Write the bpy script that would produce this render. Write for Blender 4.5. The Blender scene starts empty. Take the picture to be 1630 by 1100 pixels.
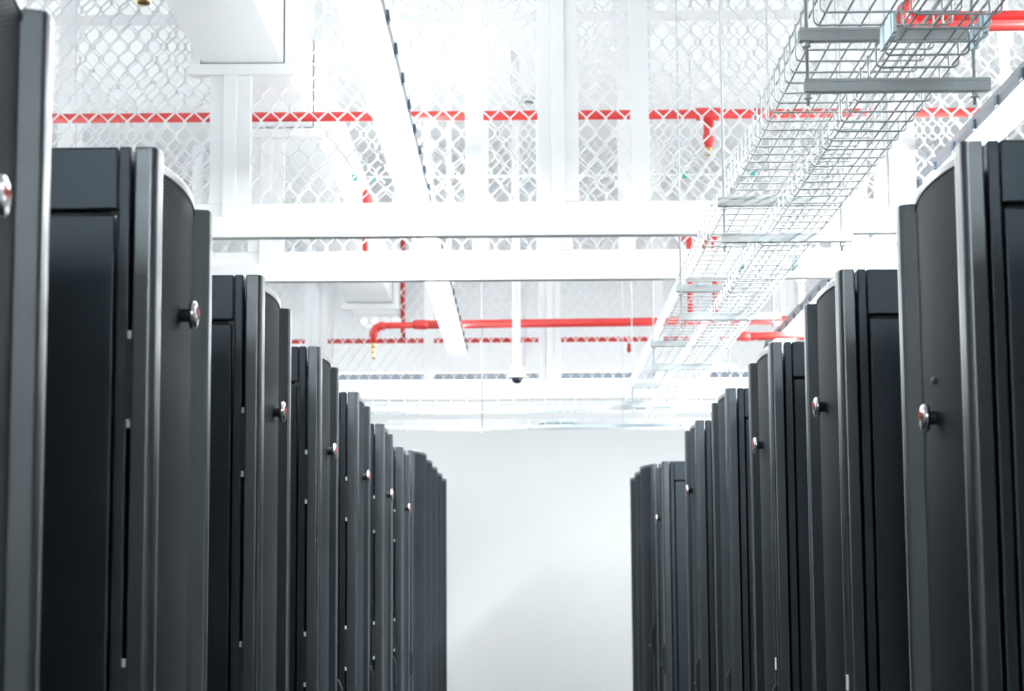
import bpy, bmesh, math, random
from mathutils import Vector, Matrix

random.seed(7)
S = bpy.context.scene
C = S.collection

# ------------------------------------------------------------------ camera
FPX = 3200.0                                  # focal length in pixels of the 1630 px wide frame
CAM_Z = 1.268
def camera_matrix():
    v = Vector(((838.6 - 815) / FPX, (550 - 952.7) / FPX, -1)).normalized()   # aisle direction seen by the camera
    r = 0.0071
    u = Vector((math.cos(r), math.sin(r), 0))
    u.z = -(u.x * v.x + u.y * v.y) / v.z
    u.normalize()
    z = u.cross(v)
    m = Matrix((u, v, z)).to_4x4()
    m.translation = (0, 0, CAM_Z)
    return m
cd = bpy.data.cameras.new('camera')
cam = bpy.data.objects.new('camera', cd)
C.objects.link(cam)
cd.sensor_width = 36.0
cd.lens = FPX / 1630 * 36.0
cd.clip_start = 0.05
cam.matrix_world = camera_matrix()
cd.dof.use_dof = True
cd.dof.focus_distance = 5.4
cd.dof.aperture_fstop = 7.5
S.camera = cam

# ------------------------------------------------------------------ world, exposure
w = bpy.data.worlds.new('world')
w.use_nodes = True
w.node_tree.nodes['Background'].inputs[0].default_value = (0.8, 0.9, 1.0, 1)
w.node_tree.nodes['Background'].inputs[1].default_value = 0.02
S.world = w
S.view_settings.view_transform = 'Standard'
S.view_settings.look = 'None'
S.view_settings.gamma = 1
S.view_settings.use_curve_mapping = False
S.view_settings.exposure = 0.58
S.cycles.max_bounces = 10
S.cycles.diffuse_bounces = 6
LAMP_STRENGTH = 38.0
SIDE_LAMP_STRENGTH = 125.0
REAR_FILL_STRENGTH = 105.0
CEILING_FILL_STRENGTH = 16.5

# ------------------------------------------------------------------ materials
def mat(name, col, rough=0.5, metal=0.0, spec=0.5, bump=0.0, bscale=40, var=0.0, emit=0.0, coat=0.0, tint=None):
    m = bpy.data.materials.new(name)
    m.use_nodes = True
    nt = m.node_tree
    b = nt.nodes['Principled BSDF']
    b.inputs['Base Color'].default_value = (*col, 1)
    b.inputs['Roughness'].default_value = rough
    b.inputs['Metallic'].default_value = metal
    b.inputs['Specular IOR Level'].default_value = spec
    b.inputs['Coat Weight'].default_value = coat
    if tint:
        b.inputs['Specular Tint'].default_value = (*tint, 1)
    if emit:
        b.inputs['Emission Color'].default_value = (*col, 1)
        b.inputs['Emission Strength'].default_value = emit
    if bump or var:
        tc = nt.nodes.new('ShaderNodeTexCoord')
        no = nt.nodes.new('ShaderNodeTexNoise')
        no.inputs['Scale'].default_value = bscale
        no.inputs['Detail'].default_value = 4
        nt.links.new(tc.outputs['Object'], no.inputs['Vector'])
        if bump:
            bp = nt.nodes.new('ShaderNodeBump')
            bp.inputs['Strength'].default_value = bump
            bp.inputs['Distance'].default_value = 0.01
            nt.links.new(no.outputs['Fac'], bp.inputs['Height'])
            nt.links.new(bp.outputs['Normal'], b.inputs['Normal'])
        if var:
            mx = nt.nodes.new('ShaderNodeMix')
            mx.data_type = 'RGBA'
            mx.inputs[6].default_value = (*[c * (1 - var) for c in col], 1)
            mx.inputs[7].default_value = (*[min(1, c * (1 + var)) for c in col], 1)
            nt.links.new(no.outputs['Fac'], mx.inputs[0])
            nt.links.new(mx.outputs[2], b.inputs['Base Color'])
    return m

M = {}
M['wall'] = mat('white_wall_paint', (.80, .82, .83), .75, var=.02, bscale=3)
M['ceiling'] = mat('white_ceiling_paint', (.72, .735, .745), .8, var=.02, bscale=3)
M['back'] = mat('grey_partition_paint', (.10, .11, .12), .8)
M['floor'] = mat('dark_floor_tile', (.02, .021, .022), .6, var=.1, bscale=8)
M['white'] = mat('white_powder_coat', (.84, .85, .86), .45, var=.01, bscale=6)
M['duct'] = mat('white_duct_sheet', (.86, .87, .88), .5)
M['rim'] = mat('pale_grey_trim', (.62, .66, .67), .5)
M['graphite'] = mat('graphite_paint', (.0025, .0036, .0048), .42, .0, .62, tint=(.72, .86, 1.0))
M['door'] = mat('door_grey_paint', (.011, .0145, .0175), .30, .0, 1.0, tint=(.85, .94, 1.0))
M['dark'] = mat('black_gap', (.006, .006, .007), .7)
M['chrome'] = mat('chrome', (.78, .78, .80), .16, 1.0)
M['red_mark'] = mat('red_enamel', (.45, .08, .07), .4)
M['grey_mark'] = mat('grey_enamel', (.16, .16, .17), .4)
M['tag'] = mat('white_paper', (.78, .80, .80), .7)
M['green_sticker'] = mat('pale_green_sticker', (.42, .62, .47), .6)
M['green_ink'] = mat('dark_green_ink', (.12, .33, .18), .6)
M['red'] = mat('red_pipe_paint', (.72, .055, .05), .35, var=.05, bscale=10)
M['brass'] = mat('brass', (.72, .52, .22), .3, .9)
M['zinc'] = mat('zinc_steel', (.50, .54, .55), .45, .25, var=.1, bscale=60)
M['wire'] = mat('bright_zinc_wire', (.64, .68, .69), .4, .18)
M['splice'] = mat('blue_tinted_zinc', (.55, .68, .74), .35, .7)
M['housing'] = mat('grey_blue_housing', (.27, .30, .33), .45, .3)
M['clip'] = mat('slate_blue_plastic', (.16, .21, .28), .5)
M['teal'] = mat('teal_tape', (.04, .42, .34), .6)
M['strip'] = mat('slate_trunking', (.42, .50, .58), .6)
M['glassdark'] = mat('smoked_dome', (.02, .03, .05), .08, 0, .6)
M['lamp'] = mat('lamp_diffuser', (.95, .985, .99), .5, emit=LAMP_STRENGTH)
M['side_lamp'] = mat('side_lamp_diffuser', (.95, .985, .99), .5, emit=SIDE_LAMP_STRENGTH)
M['rear_fill'] = mat('rear_fill_diffuser', (.95, .985, .99), .5, emit=REAR_FILL_STRENGTH)
M['ceiling_fill'] = mat('ceiling_fill_glow', (.95, .985, .99), .5, emit=CEILING_FILL_STRENGTH)
M['soft_lamp'] = mat('dim_lamp_diffuser', (.95, .985, .99), .5, emit=3.0)
M['soft_ceiling_fill'] = mat('soft_ceiling_fill_glow', (.95, .985, .99), .5, emit=9.0)
M['dark_reflect'] = mat('dark_reflection_panel', (.008, .009, .010), .6)

def perforated():
    m = bpy.data.materials.new('perforated_steel')
    m.use_nodes = True
    nt = m.node_tree
    L = nt.links
    b = nt.nodes['Principled BSDF']
    tc = nt.nodes.new('ShaderNodeTexCoord')
    sp = nt.nodes.new('ShaderNodeSeparateXYZ')
    L.new(tc.outputs['Object'], sp.inputs[0])
    def mth(op, a, bb=None):
        n = nt.nodes.new('ShaderNodeMath')
        n.operation = op
        for i, q in enumerate((a, bb)):
            if q is None:
                continue
            if isinstance(q, (int, float)):
                n.inputs[i].default_value = q
            else:
                L.new(q, n.inputs[i])
        return n.outputs[0]
    # staggered round holes: two cosine waves along the two diagonals
    k = 2 * math.pi / 0.019
    a = mth('MULTIPLY', mth('SUBTRACT', sp.outputs['Y'], mth('MULTIPLY', sp.outputs['Z'], 2.9)), k)
    c = mth('MULTIPLY', mth('ADD', sp.outputs['Y'], mth('MULTIPLY', sp.outputs['Z'], 2.9)), k)
    s = mth('ADD', mth('COSINE', a), mth('MULTIPLY', mth('COSINE', c), .5))
    cr = nt.nodes.new('ShaderNodeMapRange')
    L.new(s, cr.inputs['Value'])
    cr.inputs['From Min'].default_value = -.2
    cr.inputs['From Max'].default_value = .5
    mx = nt.nodes.new('ShaderNodeMix')
    mx.data_type = 'RGBA'
    L.new(cr.outputs[0], mx.inputs[0])
    mx.inputs[6].default_value = (.031, .042, .051, 1)
    mx.inputs[7].default_value = (.003, .0035, .004, 1)
    L.new(mx.outputs[2], b.inputs['Base Color'])
    b.inputs['Roughness'].default_value = .55
    b.inputs['Specular IOR Level'].default_value = .03
    return m
M['perf'] = perforated()

# ------------------------------------------------------------------ mesh helpers
class MB:
    def __init__(s):
        s.v, s.f, s.mi, s.sm, s.mats, s.cur, s.smooth = [], [], [], [], [], 0, False
    def use(s, m, smooth=False):
        if m not in s.mats:
            s.mats.append(m)
        s.cur = s.mats.index(m)
        s.smooth = smooth
        return s
    def add(s, vs, fs):
        o = len(s.v)
        s.v += [tuple(p) for p in vs]
        for f in fs:
            s.f.append([o + i for i in f])
            s.mi.append(s.cur)
            s.sm.append(s.smooth)
        return s
    def box(s, x0, x1, y0, y1, z0, z1):
        return s.add([(x, y, z) for z in (z0, z1) for (x, y) in ((x0, y0), (x1, y0), (x1, y1), (x0, y1))],
                     [(3, 2, 1, 0), (4, 5, 6, 7), (0, 1, 5, 4), (1, 2, 6, 5), (2, 3, 7, 6), (3, 0, 4, 7)])
    def prism(s, poly, z0, z1):
        n = len(poly)
        vs = [(x, y, z0) for x, y in poly] + [(x, y, z1) for x, y in poly]
        fs = [list(range(n))[::-1], list(range(n, 2 * n))]
        fs += [(i, (i + 1) % n, n + (i + 1) % n, n + i) for i in range(n)]
        return s.add(vs, fs)
    def tube(s, pts, r, n=6):
        pts = [Vector(p) for p in pts]
        tang = []
        for i in range(len(pts)):
            a = pts[max(0, i - 1)]
            b = pts[min(len(pts) - 1, i + 1)]
            tang.append((b - a).normalized())
        t = tang[0]
        u = t.orthogonal().normalized()
        vs, fs = [], []
        for i, p in enumerate(pts):
            if i:
                u = (u - tang[i] * u.dot(tang[i])).normalized()
            w_ = tang[i].cross(u)
            rr = r[i] if isinstance(r, (list, tuple)) else r
            for k in range(n):
                a = 2 * math.pi * k / n
                vs.append(p + u * (rr * math.cos(a)) + w_ * (rr * math.sin(a)))
        for i in range(len(pts) - 1):
            for k in range(n):
                fs.append((i * n + k, i * n + (k + 1) % n, (i + 1) * n + (k + 1) % n, (i + 1) * n + k))
        fs.append(list(range(n))[::-1])
        fs.append([(len(pts) - 1) * n + k for k in range(n)])
        return s.add(vs, fs)
    def lathe(s, c, prof, n=24, axis='z'):
        """prof: list of (radius, height) turned about an axis through c"""
        c = Vector(c)
        vs, fs = [], []
        for r, h in prof:
            for k in range(n):
                a = 2 * math.pi * k / n
                p = {'z': (r * math.cos(a), r * math.sin(a), h), 'x': (h, r * math.cos(a), r * math.sin(a)),
                     'y': (r * math.sin(a), h, r * math.cos(a))}[axis]
                vs.append(c + Vector(p))
        for i in range(len(prof) - 1):
            for k in range(n):
                fs.append((i * n + k, i * n + (k + 1) % n, (i + 1) * n + (k + 1) % n, (i + 1) * n + k))
        fs.append(list(range(n))[::-1])
        fs.append([(len(prof) - 1) * n + k for k in range(n)])
        return s.add(vs, fs)
    def data(s, name):
        me = bpy.data.meshes.new(name)
        me.from_pydata(s.v, [], s.f)
        for m in s.mats:
            me.materials.append(M[m])
        me.polygons.foreach_set('material_index', s.mi)
        me.polygons.foreach_set('use_smooth', s.sm)
        me.update()
        bm = bmesh.new()
        bm.from_mesh(me)
        bmesh.ops.recalc_face_normals(bm, faces=bm.faces)
        bm.to_mesh(me)
        bm.free()
        return me
    def build(s, name, parent=None, loc=None, bevel=0):
        o = bpy.data.objects.new(name, s.data(name))
        C.objects.link(o)
        if parent:
            o.parent = parent
        if loc:
            o.location = loc
        if bevel:
            add_bevel(o, bevel)
        return o

def add_bevel(o, w_, seg=2):
    b = o.modifiers.new('bevel', 'BEVEL')
    b.width = w_
    b.segments = seg
    b.limit_method = 'ANGLE'
    b.angle_limit = math.radians(35)
    b.harden_normals = False

def tag(o, label, cat, group=None):
    o['label'] = label
    o['category'] = cat
    if group:
        o['group'] = group
    return o
def empty(name, loc=(0, 0, 0), rz=0.0):
    o = bpy.data.objects.new(name, None)
    o.empty_display_size = .1
    C.objects.link(o)
    o.location = loc
    o.rotation_euler = (0, 0, rz)
    return o
def struct(mb, name):
    o = mb.build(name)
    o['kind'] = 'structure'
    return o

# ------------------------------------------------------------------ the room
X0, X1, Y0, Y1, ZC = -3.7, 3.7, -5.0, 16.0, 4.6
struct(MB().use('floor').box(X0, X1, Y0, Y1, -.1, 0), 'floor')
struct(MB().use('ceiling').box(X0, X1, Y0, Y1, ZC, ZC + .1), 'ceiling')
struct(MB().use('wall').box(X0 - .1, X0, Y0, Y1, 0, ZC), 'wall_left')
struct(MB().use('wall').box(X1, X1 + .1, Y0, Y1, 0, ZC), 'wall_right')
struct(MB().use('wall').box(X0, X1, Y1, Y1 + .1, 0, ZC), 'wall_back')
struct(MB().use('wall').box(X0, X1, Y0 - .1, Y0, 0, ZC), 'wall_front')
struct(MB().use('dark_reflect').box(X0, X1, Y0, Y0 + .04, 0, 2.3), 'reflection_panel')  # unseen dark panel, added so the racks' reflections darken lower down

# ------------------------------------------------------------------ ceiling light lines
LAMP_Z = 2.95
def light_line(xc, y0, y1, hang, label, clips=(1,), lens='lamp'):
    t = tag(empty('ceiling_light', (xc, y0, LAMP_Z)), label, 'ceiling light', 'long fluorescent light lines hung over the aisles')
    n = y1 - y0
    hw = .058
    poly = [(-hw - .008, .012), (hw + .008, .012), (hw + .008, .05), (hw - .01, .095), (-hw + .01, .095), (-hw - .008, .05)]
    mb = MB().use('housing')
    vs = [(x, y, z) for y in (0, n) for x, z in poly]
    k = len(poly)
    mb.add(vs, [list(range(k)), list(range(k, 2 * k))[::-1]] + [(i, (i + 1) % k, k + (i + 1) % k, k + i) for i in range(k)])
    mb.build('housing', t)
    # rounded lens under the housing
    prof = [(-hw, .012), (-hw, .004), (-hw * .8, -.004), (0, -.007), (hw * .8, -.004), (hw, .004), (hw, .012)]
    k = len(prof)
    d = MB().use(lens, True)
    d.add([(x, y, z) for y in (.01, n - .01) for x, z in prof],
          [list(range(k)), list(range(k, 2 * k))[::-1]] + [(i, i + 1, k + i + 1, k + i) for i in range(k - 1)])
    d.build('diffuser', t)
    MB().use('ceiling_fill').box(-hw + .016, hw - .016, .03, n - .03, .0955, .099).build('ceiling_fill', t)  # glowing strip added on the housing top to brighten the ceiling
    cl = MB().use('clip').box(-.004, .004, -.018, .018, -.014, .022).box(-.006, .006, -.024, .024, -.003, .006).data('clip')
    y = .18
    while y < n:
        for sx in clips:
            o = bpy.data.objects.new('clip', cl)
            C.objects.link(o)
            o.parent = t
            o.location = (sx * (hw + .012), y, .03)
        y += .36
    for hy in hang:
        h = MB().use('white').box(-.016, .016, -.012, .012, .09, ZC - LAMP_Z)
        h.box(-.028, .028, -.024, .024, .275, .325)
        h.build('hanger', t, (0, hy - y0, 0))
    return t
light_line(-.470, 4.9, 13.75, (6.62, 9.6, 12.4), 'long bright fluorescent light line left of the aisle centre, running to the far end')
light_line(1.725, 4.9, 13.9, (7.03, 9.6, 12.4), 'long bright fluorescent light line above the right row of racks, beyond the cable tray', (-1,), 'side_lamp')
light_line(-.20, -4.0, -1.2, (-3.5, -1.8), 'shorter added fill light line over the aisle behind the photographer', (), 'rear_fill')  # unseen lamp, added as fill from behind the camera
light_line(-2.80, 4.9, 13.75, (6.62, 9.6, 12.4), 'added fill light line over the neighbouring aisle, hidden behind the left racks', ())  # unseen lamp, added to brighten the left side of the room

# ------------------------------------------------------------------ white air duct along the left of the aisle
t = tag(empty('air_duct', (-1.127, 0, 3.413)), 'white rectangular air duct hung at upper left, running away through the mesh screens', 'duct')
MB().use('duct').box(-.163, .163, 5.7, 15.9, 0, .42).build('duct_body', t, bevel=.004)

# ------------------------------------------------------------------ expanded-metal security screens
PITCH, ROW = .077, .105
def mesh_panel(mb, x0, x1, z0, z1, y, holes):
    """white expanded metal: zigzag strands that meet at short vertical bonds"""
    hw, hd = .0028, .005
    j = .0115
    def bar(ax, az, bx, bz):
        mx, mz = (ax + bx) / 2, (az + bz) / 2
        if not (x0 - .01 < mx < x1 + .01 and z0 - .01 < mz < z1 + .01):
            return
        for (p, q, r, s_) in holes:
            if p < mx < q and r < mz < s_:
                return
        d = Vector((bx - ax, 0, bz - az)).normalized()
        nx, nz = -d.z * hw, d.x * hw
        ax -= d.x * .001; az -= d.z * .001; bx += d.x * .001; bz += d.z * .001
        vs = [(ax + nx, y - hd, az + nz), (ax - nx, y - hd, az - nz), (bx - nx, y - hd, bz - nz), (bx + nx, y - hd, bz + nz)]
        vs += [(p, y + hd, q) for p, _, q in vs]
        mb.add(vs, [(0, 1, 2, 3), (7, 6, 5, 4), (0, 4, 5, 1), (1, 5, 6, 2), (2, 6, 7, 3), (3, 7, 4, 0)])
    i0 = math.floor((x0 + 1.055) / PITCH * 2) - 1
    i1 = math.ceil((x1 + 1.055) / PITCH * 2) + 1
    k0 = math.floor((z0 - 3.279) / ROW * 2) - 1
    k1 = math.ceil((z1 - 3.279) / ROW * 2) + 1
    e = .0034
    for i in range(i0, i1 + 1):
        for k in range(k0, k1 + 1):
            if (i + k) % 2:
                continue
            x, z = -1.055 + i * PITCH / 2, 3.279 + k * ROW / 2
            bar(x - e, z - j, x - e, z + j)
            bar(x + e, z - j, x + e, z + j)
            bar(x + e, z + j, x + PITCH / 2 - e, z + ROW / 2 - j)
            bar(x - e, z + j, x - PITCH / 2 + e, z + ROW / 2 - j)

POSTS = (-2.49, -1.177, .138, 1.482, 2.80)
STILES = (-2.10, -.198, .467, 2.43)
ZB = 2.70
def screen(y, label, posts=POSTS, stiles=STILES):
    t = tag(empty('mesh_screen', (0, y, ZB)), label, 'mesh screen', 'white mesh security screens hanging across the aisle')
    def part(mb, name, parent=t, bevel=.003):
        o = mb.build(name, parent, (0, 0, 0), bevel)
        if parent is t:
            o.matrix_parent_inverse = Matrix.Translation((0, -y, -ZB))
        return o
    part(MB().use('white').box(X0, X1, y - .03, y + .03, ZB, ZB + .083), 'bottom_beam')
    NX0, NX1, NZ = -1.338, -.917, 3.364                                       # notch left for the air duct
    for px in posts:
        top = NZ if NX0 < px < NX1 else ZC
        part(MB().use('white').box(px - .027, px + .027, y - .03, y + .03, ZB + .083, top), 'post')
    trim = MB().use('white')
    trim.box(NX0, NX1, y - .034, y + .032, NZ, 3.408)
    trim.box(NX0, NX0 + .041, y - .034, y + .032, 3.408, ZC)
    trim.box(NX1 - .041, NX1, y - .034, y + .032, 3.408, ZC)
    part(trim, 'duct_trim')
    edges = [X0] + list(posts) + [X1]
    fw = .055
    zt = ZC - .002
    z0 = ZB + .083
    for a, b in zip(edges[:-1], edges[1:]):
        xa, xb = (a + .027 if a != X0 else a), (b - .027 if b != X1 else b)
        f = MB().use('white')
        f.box(xa, xb, y - .012, y + .024, z0, z0 + fw)                       # bottom rail
        for sa in (xa, xb - fw):
            f.box(sa, sa + fw, y - .013, y + .025, z0 + fw, NZ if NX0 - .03 < sa < NX1 else zt)
        cuts = [(xa + fw, xb - fw)]
        if xa + fw < NX1 and xb - fw > NX0:
            cuts = [(p, q) for p, q in ((xa + fw, NX0), (NX1, xb - fw)) if q > p]
        for sa, sb in cuts:
            f.box(sa, sb, y - .006, y + .018, 3.905, 3.955)                   # transom
        for sx in stiles:
            if xa < sx < xb:
                f.box(sx - .037, sx + .037, y - .010, y + .022, z0 + fw, zt)
        fr = part(f, 'panel_frame', t, .002)
        g = MB().use('white')
        holes = [(-.56, -.38, 2.90, 3.08), (1.63, 1.82, 2.90, 3.08), (NX0, NX1, 3.33, 9)]
        mesh_panel(g, xa + fw, xb - fw, z0 + fw, zt, y, holes)
        g.build('mesh_infill', fr)
    return t
screen(7.9, 'nearest white mesh screen, its bottom beam crossing above the second and third left racks')
screen(9.02, 'second white mesh screen, its beam just under the bottom beam of the nearest screen')
screen(14.5, 'farthest white mesh screen, behind the camera dome and close to the end wall',
       (-3.2, -1.52, .18, 1.88), (-2.4, -.70, .97, 2.70))

# ------------------------------------------------------------------ server racks
RACK_W = .59
cache = {}
def rack_meshes(kind):
    if kind in cache:
        return cache[kind]
    far = kind == 'far'
    W = RACK_W
    H = 2.07 if far else 2.0
    xb = -.043 if not far else -.05
    d = {}
    d['cabinet_body'] = MB().use('dark').box(-.98, xb - .035, .014, W - .014, .03, H - .02).use('graphite') \
        .box(-.99, xb - .03, .006, W - .006, H - .02, H - .006).data('cabinet_body')
    for s_, (ya, yb) in ((0, (0, .02)), (1, (W - .02, W))):
        d['side_cap%d' % s_] = MB().use('graphite').box(-1.0, xb - .021, ya, yb, H - .104, H).data('side_cap')
        d['side_panel%d' % s_] = MB().use('graphite').box(-1.0, xb - .025, ya + (.003 if not s_ else 0), yb - (.003 if s_ else 0), .06, H - .1105).data('side_panel')
        yy = (-.0015, .045) if not s_ else (W - .045, W + .0015)
        d['front_post%d' % s_] = MB().use('graphite').box(xb - .0195, xb, yy[0], yy[1], .02, H).data('front_post')
    # door: two chamfered stiles, rails that follow the bow
    n = 24
    if far:
        a0, bow = -.012, .058
        st = .03
        near = [(-.04, .002)] + [(-.022 + .018 * math.sin(q * math.pi / 12), st - (st - .002) * math.cos(q * math.pi / 12)) for q in range(7)] + [(-.04, st)]
    else:
        a0, bow = -.031, .0245
        st = .055
        near = [(-.037, .0)] + [(-.013 + .013 * math.sin(q * math.pi / 12), .016 - .016 * math.cos(q * math.pi / 12)) for q in range(7)] + [(.0018, .034), (.0004, st - .006), (-.004, st), (-.037, st + .014)]
    def arc(off=0.0, ya=st, yb=None):
        yb = W - st if yb is None else yb
        out = []
        for i in range(n + 1):
            q = i / n
            out.append((a0 + bow * (1 - (2 * q - 1) ** 2) + off, ya + (yb - ya) * q))
        return out
    dm = MB().use('door')
    dm.prism(near, .02, H)
    dm.prism([(x, W - y) for x, y in near][::-1], .02, H)
    rail = arc(.003)
    dm.prism(rail + [(-.04, W - st), (-.04, st)], H - .018, H)
    dm.prism(rail + [(-.04, W - st), (-.04, st)], .02, .07)
    d['door'] = dm.data('door')
    pm = MB().use('perf', True)
    pts, back = arc(0), arc(-.004)
    vs = [(x, y, z) for z in (.07, H - .018) for x, y in pts] + [(x, y, z) for z in (.07, H - .018) for x, y in back]
    m_ = n + 1
    fs = [(i, i + 1, m_ + i + 1, m_ + i) for i in range(n)]
    fs += [(2 * m_ + i + 1, 2 * m_ + i, 3 * m_ + i, 3 * m_ + i + 1) for i in range(n)]
    pm.add(vs, fs)
    d['perforated_panel'] = pm.data('perforated_panel')
    # swing handle in a recess on the latch stile
    hm = MB().use('graphite').prism([(-.006, W - .033), (.004, W - .033), (.004, W - .009), (-.006, W - .009)], .86, 1.02)
    hm.use('graphite').add([(.004, W - .031, 1.02), (.004, W - .012, 1.02), (.016, W - .014, .99), (.016, W - .029, .99),
                            (.004, W - .031, .88), (.004, W - .012, .88), (.018, W - .014, .90), (.018, W - .029, .90)],
                           [(0, 1, 2, 3), (4, 7, 6, 5), (0, 3, 7, 4), (1, 5, 6, 2), (3, 2, 6, 7), (0, 4, 5, 1)])
    hm.use('chrome').lathe((.017, W - .0215, .915), [(.006, 0), (.006, .003)], 12, 'x')
    d['handle'] = hm.data('handle')
    d['hinge'] = MB().use('dark').box(-.046, -.034, -.004, .018, -.065, .065).use('zinc').lathe((-.04, -.003, -.078), [(.0035, 0), (.0035, .013)], 8).lathe((-.04, -.003, .065), [(.0035, 0), (.0035, .013)], 8).data('hinge')
    # round chrome badge with red and grey enamel strokes
    xm = a0 + bow
    bd = MB().use('dark').lathe((xm - .002, W / 2, 0), [(.012, 0), (.012, .018)], 16, 'x')
    bd.use('chrome', True).lathe((xm + .014, W / 2, 0), [(.0235, 0), (.0245, .003), (.0245, .007), (.0225, .0105), (.018, .012), (.001, .013)], 32, 'x')
    xf = xm + .0275
    def stroke(m, pts_, r=.0017):
        bd.use(m).tube([(xf, W / 2 + y, z) for y, z in pts_], r, 6)
    stroke('red_mark', [(-.009, .013), (-.0105, -.001)])
    stroke('red_mark', [(-.0095, .006), (-.005, .009), (-.0015, .006), (-.002, -.001)])
    stroke('red_mark', [(.004, .009), (.002, -.006)])
    stroke('red_mark', [(.004, .008), (.0095, .008), (.010, .002), (.003, .0)])
    stroke('grey_mark', [(-.009, -.008), (.009, -.0085)], .0013)
    stroke('grey_mark', [(-.006, -.0125), (.006, -.0125)], .0011)
    d['badge'] = bd.data('badge')
    d['paper_tag'] = MB().use('tag').box(-.001, .0015, W - .032, W - .006, -.017, .017).data('paper_tag')
    d['green_sticker'] = MB().use('green_sticker').box(-.0015, .0015, .040, .090, -.03, .0).use('green_ink') \
        .box(.0015, .0021, .046, .084, -.012, -.008).box(.0015, .0021, .046, .076, -.022, -.018).data('green_sticker')
    d['keyhole'] = MB().use('grey_mark').lathe((0, 0, 0), [(.006, 0), (.006, .004), (.003, .006)], 12, 'x').data('keyhole')
    cache[kind] = d
    return d

def rack(side, x, y, label, kind='row', badge=1.715, extras=(), turn=0.0):
    """side 'L' faces +X, side 'R' faces -X; x is the door face, y the end nearest the camera"""
    d = rack_meshes(kind)
    H = 2.07 if kind == 'far' else 2.0
    rz = 0.0 if side == 'L' else math.pi
    loc = (x, y, 0) if side == 'L' else (x, y + RACK_W, 0)
    t = tag(empty('server_rack', loc, rz + turn), label, 'server rack',
            'black server racks lining the left of the aisle' if side == 'L' else 'black server racks lining the right of the aisle')
    def put(key, parent, z=0.0, bev=0.0, name=None, loc_=None):
        o = bpy.data.objects.new(name or key.rstrip('01'), d[key])
        C.objects.link(o)
        o.parent = parent
        o.location = loc_ or (0, 0, z)
        if bev:
            add_bevel(o, bev)
        return o
    put('cabinet_body', t)
    for k in '01':
        put('side_cap' + k, t, 0, .004)
        put('side_panel' + k, t, 0, .004)
        put('front_post' + k, t, 0, .003)
    dr = put('door', t, 0, .003)
    put('perforated_panel', dr)
    put('handle', dr, 0 if kind == 'row' else .07, .002)
    for hz in (.45, 1.10, 1.62):
        put('hinge', dr, hz)
    if badge:
        o = put('badge', dr, badge)
        o['label'] = 'round chrome badge with red marks'
    for e in extras:
        if e == 'paper_tag':
            put('paper_tag', dr, 1.08)['label'] = 'small white paper tag'
        if e == 'green_sticker':
            put('green_sticker', dr, loc_=(-.0255, 0, 1.978))['label'] = 'pale green sticker'
        if e == 'keyhole':
            put('keyhole', dr, loc_=(-.0065 + .001, RACK_W / 2, 1.64))
    return t

XL, YL, DL = -.594, 3.194, 1.30
rack('L', XL, YL - DL, 'blurred black server rack at the left edge of the photo, closest to the camera')
rack('L', XL, YL, 'tall black server rack with a badge, second from the camera in the left row', badge=1.765)
rack('L', XL, YL + DL, 'black server rack with a pale green sticker at the top of its perforated door', extras=('green_sticker',))
rack('L', XL, YL + 2 * DL, 'black server rack right behind the green-stickered one in the left row')
rack('L', XL, YL + 3 * DL, 'fifth black server rack from the camera in the left row')
rack('L', XL, YL + 4 * DL, 'sixth black server rack from the camera in the left row')
rack('L', XL, YL + 5 * DL, 'last black server rack with a badge in the left row, before the tall bowed ones')
for i, lb in enumerate(('first and nearest of the five tall bowed racks at the far left', 'second of the five tall bowed racks at the far left',
                        'middle one of the five tall bowed racks at the far left', 'fourth of the five tall bowed racks at the far left',
                        'last and farthest tall bowed rack at the far left, edge against white wall')):
    rack('L', -.600 + .004 * i, 10.88 + .604 * i, lb, 'far', badge=0)
XR, YR, DR = .7065, 3.19, 1.288
rack('R', XR, YR - DR, 'black server rack added for shade, just outside the right edge of the photo', badge=0)  # unseen rack, added to shade the nearest right-row rack
rack('R', XR, YR, 'nearest black server rack at the right, with a blurred red-marked badge', badge=1.575, extras=('keyhole',))
rack('R', XR, YR + DR, 'second right-row server rack, white paper tag low on its door edge', badge=1.716, extras=('paper_tag',))
rack('R', XR, YR + 2 * DR, 'third right-row server rack, smaller white paper tag above its handle', badge=1.723, extras=('paper_tag',))
rack('R', XR, YR + 3 * DR, 'fourth right-row server rack, without a badge on its door', badge=0)
rack('R', XR, YR + 4 * DR, 'fifth right-row server rack, standing before the empty slot in the row', badge=1.723)
rack('R', XR + .03, YR + 5.96 * DR, 'lone right-row server rack beyond the empty slot, wide side panel showing', badge=1.70)
for i, lb in enumerate(('nearest of the three tall bowed racks at the far right', 'middle of the three tall bowed racks at the far right',
                        'farthest tall bowed rack at the far right, edge against white wall')):
    rack('R', .752, 12.13 + .604 * i, lb, 'far', badge=0)

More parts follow.
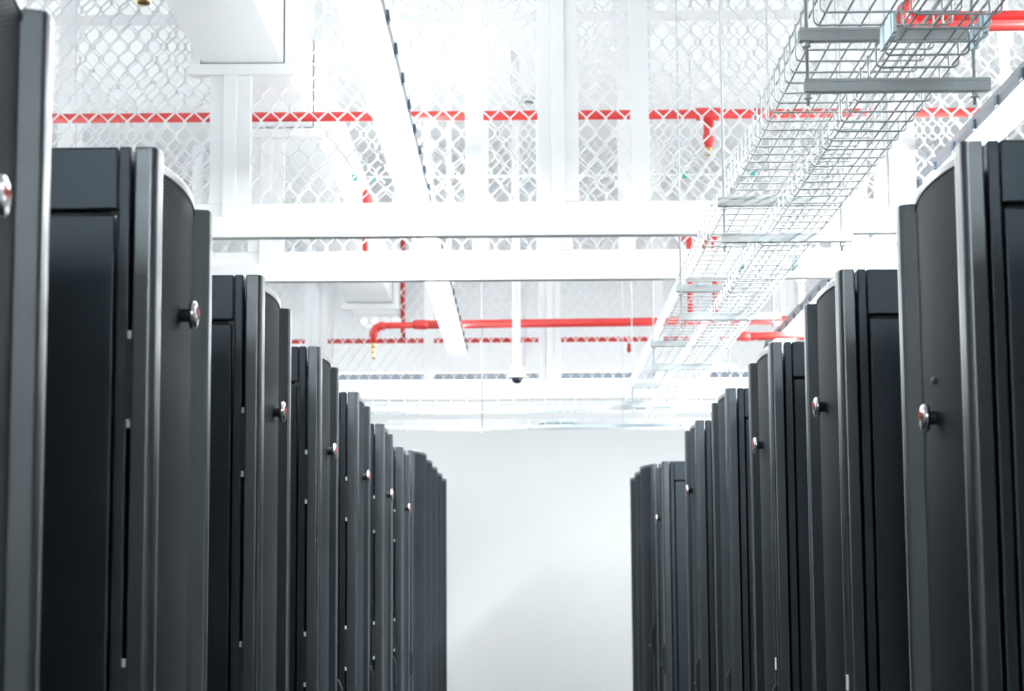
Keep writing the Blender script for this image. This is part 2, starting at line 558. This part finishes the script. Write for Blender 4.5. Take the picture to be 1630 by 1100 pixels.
# ------------------------------------------------------------------ wire cable trays and their hangers
def basket(mb, x0, x1, y0, y1, zb, wall, nlong, nside, step=.104, axis='y', r=.0026, ph=0.0):
    """U-shaped cross wires joined by long wires; axis 'x' runs the tray across the aisle"""
    def P(a, b, z):
        return (a, b, z) if axis == 'y' else (b, a, z)
    R_ = .014
    b = y0 + ph
    while b <= y1:
        pts = [(x0, zb + wall)]
        for k in range(5):
            q = math.pi / 2 * k / 4
            pts.append((x0 + R_ - R_ * math.cos(q), zb + R_ - R_ * math.sin(q)))
        for k in range(5):
            q = math.pi / 2 * k / 4
            pts.append((x1 - R_ + R_ * math.sin(q), zb + R_ - R_ * math.cos(q)))
        pts.append((x1, zb + wall))
        mb.tube([P(a, b, z) for a, z in pts], r, 6)
        b += step
    for k in range(nlong):
        a = x0 + R_ + (x1 - x0 - 2 * R_) * k / (nlong - 1)
        mb.tube([P(a, y0, zb + 2 * r), P(a, y1, zb + 2 * r)], r, 6)
    for k in range(nside):
        z = zb + .012 + (wall - .012) * (k + 1) / nside
        for a, s_ in ((x0, 1), (x1, -1)):
            mb.tube([P(a + s_ * 2 * r, y0, z), P(a + s_ * 2 * r, y1, z)], r, 6)

t = tag(empty('cable_tray', (.82, 2.2, 2.568)), 'wide zinc wire basket tray on the upper struts, running over the right racks', 'cable tray')
b = MB().use('wire', True)
basket(b, -.152, .165, 0, 11.22, 0, .094, 7, 2)
b.build('wire_basket', t)
t = tag(empty('cable_tray', (.885, 2.2, 2.448)), 'narrow zinc wire basket tray slung on the lower struts, under the wide one', 'cable tray')
b = MB().use('wire', True)
basket(b, -.09, .095, 0, 11.20, 0, .056, 4, 1, ph=.03)
b.build('wire_basket', t)
sp = MB().use('splice').box(-.0035, .0035, 0, .16, .008, .05)
sp.use('splice').box(-.006, .006, .02, .05, .004, .054).box(-.006, .006, .11, .14, .004, .054)
me = sp.data('splice_plate')
for sx, yy in ((-.096, 1.95), (.1, 1.95), (-.096, 4.95), (.1, 4.95)):
    o = bpy.data.objects.new('splice_plate', me)
    C.objects.link(o)
    o.parent = t
    o.location = (sx, yy, 0)
    o['label'] = 'bluish zinc splice plate'

def channel(mb, x0, x1, yc, zc, w_=.028, h=.028, axis='x'):
    """slotted strut: U section, open side up, with a row of slots along both sides"""
    q = .003
    def B(a0, a1, b0, b1, z0, z1):
        if axis == 'x':
            mb.box(a0, a1, yc + b0, yc + b1, zc + z0, zc + z1)
        else:
            mb.box(yc + b0, yc + b1, a0, a1, zc + z0, zc + z1)
    B(x0, x1, -w_ / 2, w_ / 2, -h / 2, -h / 2 + q)
    B(x0, x1, -w_ / 2, -w_ / 2 + q, -h / 2 + q, h / 2)
    B(x0, x1, w_ / 2 - q, w_ / 2, -h / 2 + q, h / 2)
    B(x0, x1, -w_ / 2 + q, -w_ / 2 + .008, h / 2 - q, h / 2)
    B(x0, x1, w_ / 2 - .008, w_ / 2 - q, h / 2 - q, h / 2)
    B(x0, x1, -w_ / 2 - .0015, -w_ / 2, h / 2 - .006, h / 2 + .001)
    a = x0 + .03
    while a < x1 - .02:                                    # pressed ridges between the slots
        B(a, a + .018, -w_ / 2 - .0012, -w_ / 2, -h / 2 - .0012, -h / 2 + .004)
        a += .05
strut_u = MB().use('zinc'); channel(strut_u, -.215, .195, 0, 0); strut_u = strut_u.data('strut')
strut_l = MB().use('zinc'); channel(strut_l, -.205, .220, 0, 0); strut_l = strut_l.data('strut')
rod_me = MB().use('wire', True).tube([(0, 0, -.165), (0, 0, 2.05)], .004, 8).data('threaded_rod')
nut_me = MB().use('zinc').lathe((0, 0, 0), [(.011, 0), (.011, .002), (.0075, .002), (.0075, .011)], 6).data('nut')
HANG = (4.51, 6.47, 8.32, 10.16, 12.19, 13.35)
HL = ('nearest trapeze hanger under the cable trays, at upper right', 'second trapeze hanger under the cable trays, counted from the camera',
      'third trapeze hanger under the cable trays, counted from the camera', 'fourth trapeze hanger under the cable trays, counted from the camera',
      'fifth trapeze hanger under the cable trays, next to the last one', 'last trapeze hanger, at the far end of the cable trays')
for yy, lb in zip(HANG, HL):
    t = tag(empty('tray_hanger', (.85, yy, 2.55)), lb, 'tray hanger', 'zinc strut trapeze hangers carrying the wire trays')
    def put(me, name, x, z):
        o = bpy.data.objects.new(name, me)
        C.objects.link(o)
        o.parent = t
        o.location = (x, 0, z)
    put(strut_u, 'strut', 0, 0)
    put(strut_l, 'strut', 0, -.12)
    for x in (-.1965, .1855):
        put(rod_me, 'threaded_rod', x, 0)
        put(nut_me, 'nut', x, -.148)
        put(nut_me, 'nut', x, -.026)

# two wire trays crossing the aisle at the far end, one above the other
for z, lb in ((2.528, 'upper wire basket tray crossing the aisle in front of the far wall'),
              (2.412, 'lower wire basket tray crossing the aisle in front of the far wall')):
    t = tag(empty('cable_tray', (0, 13.62, z)), lb, 'cable tray')
    b = MB().use('wire', True)
    basket(b, -.16, .16, -2.6, 2.2, 0, .075 if z > 2.5 else .045, 6, 2, axis='x', step=.105)
    b.build('wire_basket', t)
    e = MB().use('zinc' if z > 2.5 else 'splice')
    e.box(-2.6, 2.2, -.172, -.165, -.008, .026 if z > 2.5 else .012)
    e.build('edge_strip', t)
for x, lb in ((-.29, 'thin rod hanger with clamps holding the crossing trays, left of the aisle centre'),
              ):
    t = tag(empty('tray_hanger', (x, 13.43, 2.40)), lb, 'tray hanger', 'zinc strut trapeze hangers carrying the wire trays')
    MB().use('zinc', True).tube([(0, 0, -.035), (0, 0, 2.2)], .0055, 8).build('threaded_rod', t)
    for z in (0, .117):
        c_ = MB().use('zinc')
        for sx in (-1, 1):
            c_.box(sx * .035 - .013, sx * .035 + .013, -.012, .012, -.018, .022)
        c_.box(-.05, .05, -.006, .006, -.012, -.004)
        c_.build('clamp', t, (0, 0, z))
    MB().use('zinc').lathe((0, 0, -.03), [(.012, 0), (.012, .015)], 6).build('nut', t)
t = tag(empty('cable_bundle', (.22, 13.55, 2.42)), 'short pale teal cable bundle lying on the lower crossing tray', 'cable')
b = MB().use('splice', True)
for k in range(4):
    b.tube([(-.13, -.05 + .03 * k, .012), (-.09, -.05 + .03 * k, .03), (.09, -.05 + .03 * k, .03), (.14, -.05 + .03 * k, .012)], .008, 6)
b.build('cable_strands', t)

# ------------------------------------------------------------------ red sprinkler pipes
def pipe_obj(name, pts, r, parent=None, n=16, loc=None, m='red'):
    return MB().use(m, True).tube(pts, r, n).build(name, parent, loc)
def bend(p0, p1, p2, rad, n=6):
    p0, p1, p2 = Vector(p0), Vector(p1), Vector(p2)
    a = p1 + (p0 - p1).normalized() * rad
    c_ = p1 + (p2 - p1).normalized() * rad
    return [tuple((1 - q) ** 2 * a + 2 * q * (1 - q) * p1 + q * q * c_) for q in [i / n for i in range(n + 1)]]
def sprinkler_head(parent, loc, L=.05):
    o = MB().use('brass', True).lathe((0, 0, 0), [(.012, 0), (.012, -.012), (.006, -.014), (.006, -.03), (.016, -.034), (.016, -.037), (.004, -.038)], 12) \
        .build('sprinkler_head', parent, loc)
    o['label'] = 'small brass sprinkler head'

t = tag(empty('sprinkler_pipe', (0, 8.35, 3.30)), 'long red pipe behind the nearest mesh screen, with a short sprinkler drop', 'pipe', 'red sprinkler branch pipes across the aisle')
pipe_obj('pipe', [(X0 + .006, 0, .008), (X1 - .006, 0, .0)], .0205, t)
MB().use('red', True).lathe((.785, 0, .003), [(.0205, -.055), (.028, -.05), (.028, .05), (.0205, .055)], 16, 'x').build('tee_fitting', t)
MB().use('red', True).lathe((1.0, 0, .003), [(.0205, -.02), (.026, -.018), (.026, .018), (.0205, .02)], 16, 'x').build('coupling', t)
MB().use('red', True).lathe((.785, 0, 0), [(.022, -.02), (.022, -.085), (.026, -.09), (.024, -.125), (.018, -.13), (.016, -.14)], 16).build('drop_pipe', t)
sprinkler_head(t, (.785, 0, -.14))

t = tag(empty('sprinkler_pipe', (0, 11.7, 3.262)), 'red pipe seen just above the second mesh screen beam', 'pipe', 'red sprinkler branch pipes across the aisle')
pipe_obj('pipe', [(X0 + .006, 0, 0), (X1 - .006, 0, 0)], .0185, t)
pipe_obj('riser_pipe', [(-.94, 0, .01), (-.94, 0, .34)] + bend((-.94, 0, .3), (-.94, 0, .42), (-.94, .5, .42), .06) + [(-.94, 1.2, .42)], .0165, t)

t = tag(empty('sprinkler_pipe', (0, 15.3, 3.236)), 'farthest red pipe, behind the last mesh screen near the end wall', 'pipe', 'red sprinkler branch pipes across the aisle')
pipe_obj('pipe', [(X0 + .006, 0, 0), (X1 - .006, 0, 0)], .0185, t)
pipe_obj('riser_pipe', [(-.938, 0, .01), (-.938, 0, ZC - 3.236)], .019, t)
MB().use('red', True).lathe((.797, 0, 0), [(.014, -.01), (.014, -.07), (.018, -.075), (.014, -.10)], 14).build('drop_pipe', t)
sprinkler_head(t, (.797, 0, -.10))

t = tag(empty('sprinkler_pipe', (0, 13.26, 3.087)), 'thick red pipe ending in an elbow and brass nozzle, beyond the second mesh screen', 'pipe', 'red sprinkler mains below the ceiling')
pipe_obj('pipe', [(-.69, 0, -.006), (2.3, 0, .010)], .0285, t)
MB().use('red', True).lathe((-.69, 0, -.006), [(.023, -.055), (.031, -.045), (.034, .02), (.0275, .055)], 16, 'x').build('reducer', t)
pts = [(-.69, 0, -.008), (-.88, 0, -.010)] + bend((-.88, 0, -.010), (-1.008, 0, -.012), (-1.008, 0, -.2), .06) + [(-1.008, 0, -.125)]
pipe_obj('branch_pipe', pts, .021, t)
MB().use('red', True).tube(bend((-.88, 0, -.010), (-1.009, 0, -.012), (-1.009, 0, -.2), .075), .0285, 16).build('elbow', t)
o = MB().use('brass', True).lathe((-1.008, 0, -.125), [(.014, 0), (.017, -.006), (.017, -.03), (.011, -.034), (.014, -.05), (.014, -.062), (.010, -.066), (.012, -.085), (.012, -.095), (.007, -.11)], 16).build('nozzle', t)
o['label'] = 'brass nozzle'
for x in (1.102, 1.27):
    pipe_obj('riser_pipe', [(x, 0, .02), (x, 0, .50)] + bend((x, 0, .5), (x, 0, .64), (x, .5, .64), .07) + [(x, 1.0, .64)], .0185, t)
t = tag(empty('sprinkler_pipe', (0, 12.5, 2.889)), 'short red pipe running close under the thick one, right of the trays', 'pipe', 'red sprinkler mains below the ceiling')
pipe_obj('pipe', [(1.376, 0, 0), (2.2, 0, .012)], .0235, t)
MB().use('red', True).lathe((1.376, 0, 0), [(.01, -.03), (.026, -.022), (.031, -.01), (.031, .03), (.026, .034)], 16, 'x').build('end_cap', t)

t = tag(empty('sprinkler_pipe', (0, 5.54, 2.893)), 'upper of two thick red pipes at the top right corner', 'pipe', 'red sprinkler mains below the ceiling')
pipe_obj('pipe', [(1.10, 0, .002), (2.4, 0, .010)], .0140, t)
t = tag(empty('sprinkler_pipe', (0, 5.5, 2.853)), 'lower of two thick red pipes at the top right corner, with an upturned elbow', 'pipe', 'red sprinkler mains below the ceiling')
pts = [(2.4, 0, .008), (1.13, 0, .002)] + bend((1.13, 0, .002), (1.045, 0, .002), (1.105, 0, .10), .045) + [(1.21, 0, .272), (1.28, 0, .39), (1.28, 0, 1.70)]
pipe_obj('pipe', pts, .0157, t)
MB().use('red', True).tube(bend((1.14, 0, .002), (1.043, 0, .002), (1.113, 0, .117), .063), .0200, 16).build('elbow', t)

t = tag(empty('sprinkler_drop', (-.973, 5.0, 2.785)), 'brass nozzle on a red drop pipe at the very top left', 'sprinkler')
MB().use('brass', True).lathe((0, 0, 0), [(.010, 0), (.018, .002), (.0205, .008), (.0205, .026), (.014, .03), (.014, .06)], 20).build('nozzle', t)
pipe_obj('drop_pipe', [(0, 0, .055), (0, 0, ZC - 2.785)], .022, t)

# ------------------------------------------------------------------ small fittings
t = tag(empty('security_camera', (-.05, 12.0, 2.56)), 'small dome camera on a white pole hanging in the middle of the aisle', 'security camera')
MB().use('white', True).lathe((0, 0, 0), [(.024, .09), (.024, ZC - 2.56)], 20).build('pole', t)
MB().use('white', True).lathe((0, 0, 0), [(.03, .10), (.036, .085), (.04, .05), (.058, .035), (.062, .025), (.04, .018)], 24).build('housing', t)
o = MB().use('glassdark', True).lathe((0, 0, 0), [(.034, .02), (.032, .008), (.024, -.003), (.012, -.010), (.002, -.012)], 24).build('dome', t)
o['label'] = 'dark dome'

t = tag(empty('smoke_detector', (.017, 13.19, ZC)), 'small round smoke detector on the white ceiling, above the aisle', 'smoke detector')
MB().use('rim', True).lathe((0, 0, 0), [(.07, 0), (.07, -.02), (.06, -.03)], 24).build('mount', t)
MB().use('grey_mark', True).lathe((0, 0, 0), [(.058, -.03), (.056, -.04), (.05, -.042)], 24).use('rim', True).lathe((0, 0, 0), [(.05, -.042), (.046, -.058), (.02, -.064)], 24).build('sensor_cover', t)

t = tag(empty('conduit', (0, 10.3, 3.455)), 'thin white conduit across the aisle with small teal tape markers', 'conduit')
MB().use('white', True).tube([(-.955, 0, 0), (X1 - .005, 0, 0)], .007, 10).build('tube', t)
for x in (-.885, -.78, .84, 1.193):
    o = MB().use('teal').box(-.013, .013, -.009, .009, -.016, .014).build('tape_marker', t, (x, 0, 0))
    o['label'] = 'small teal tape marker'

def cross_light(y, z, lens, label):
    t = tag(empty('ceiling_light', (0, y, z)), label, 'ceiling light')
    MB().use('strip').box(-3.6, 3.6, -.03, .03, .150, .205).build('trunking', t)
    MB().use(lens).box(-3.6, 3.6, -.035, .035, .06, .149).build('diffuser', t)
    MB().use('soft_ceiling_fill').box(-3.6, 3.6, -.02, .02, .2055, .209).build('ceiling_fill', t)  # added glow that brightens the upper end wall and ceiling
    for x in (-3.0, -1.5, 0, 1.5, 3.0):
        MB().use('white').box(x - .008, x + .008, -.008, .008, .205, ZC - z).build('hanger', t)
cross_light(15.5, 2.80, 'soft_lamp', 'bright strip light crossing behind the last mesh screen, slate trunking on top')
t = tag(empty('ceiling_light', (0, Y0 + .45, ZC - .16)), 'long added fill light under the ceiling at the wall behind the photographer', 'ceiling light')  # unseen lamp, added to brighten the wall that the racks reflect
MB().use('housing').box(-3.5, 3.5, -.08, .08, .06, .16).build('housing', t)
MB().use('rear_fill').box(-3.48, 3.48, -.07, .07, 0, .06).build('diffuser', t)
MB().use('white').box(-3.5, 3.5, .082, .10, -.34, .16).build('light_shield', t)  # board added to keep this lamp's direct light off the racks
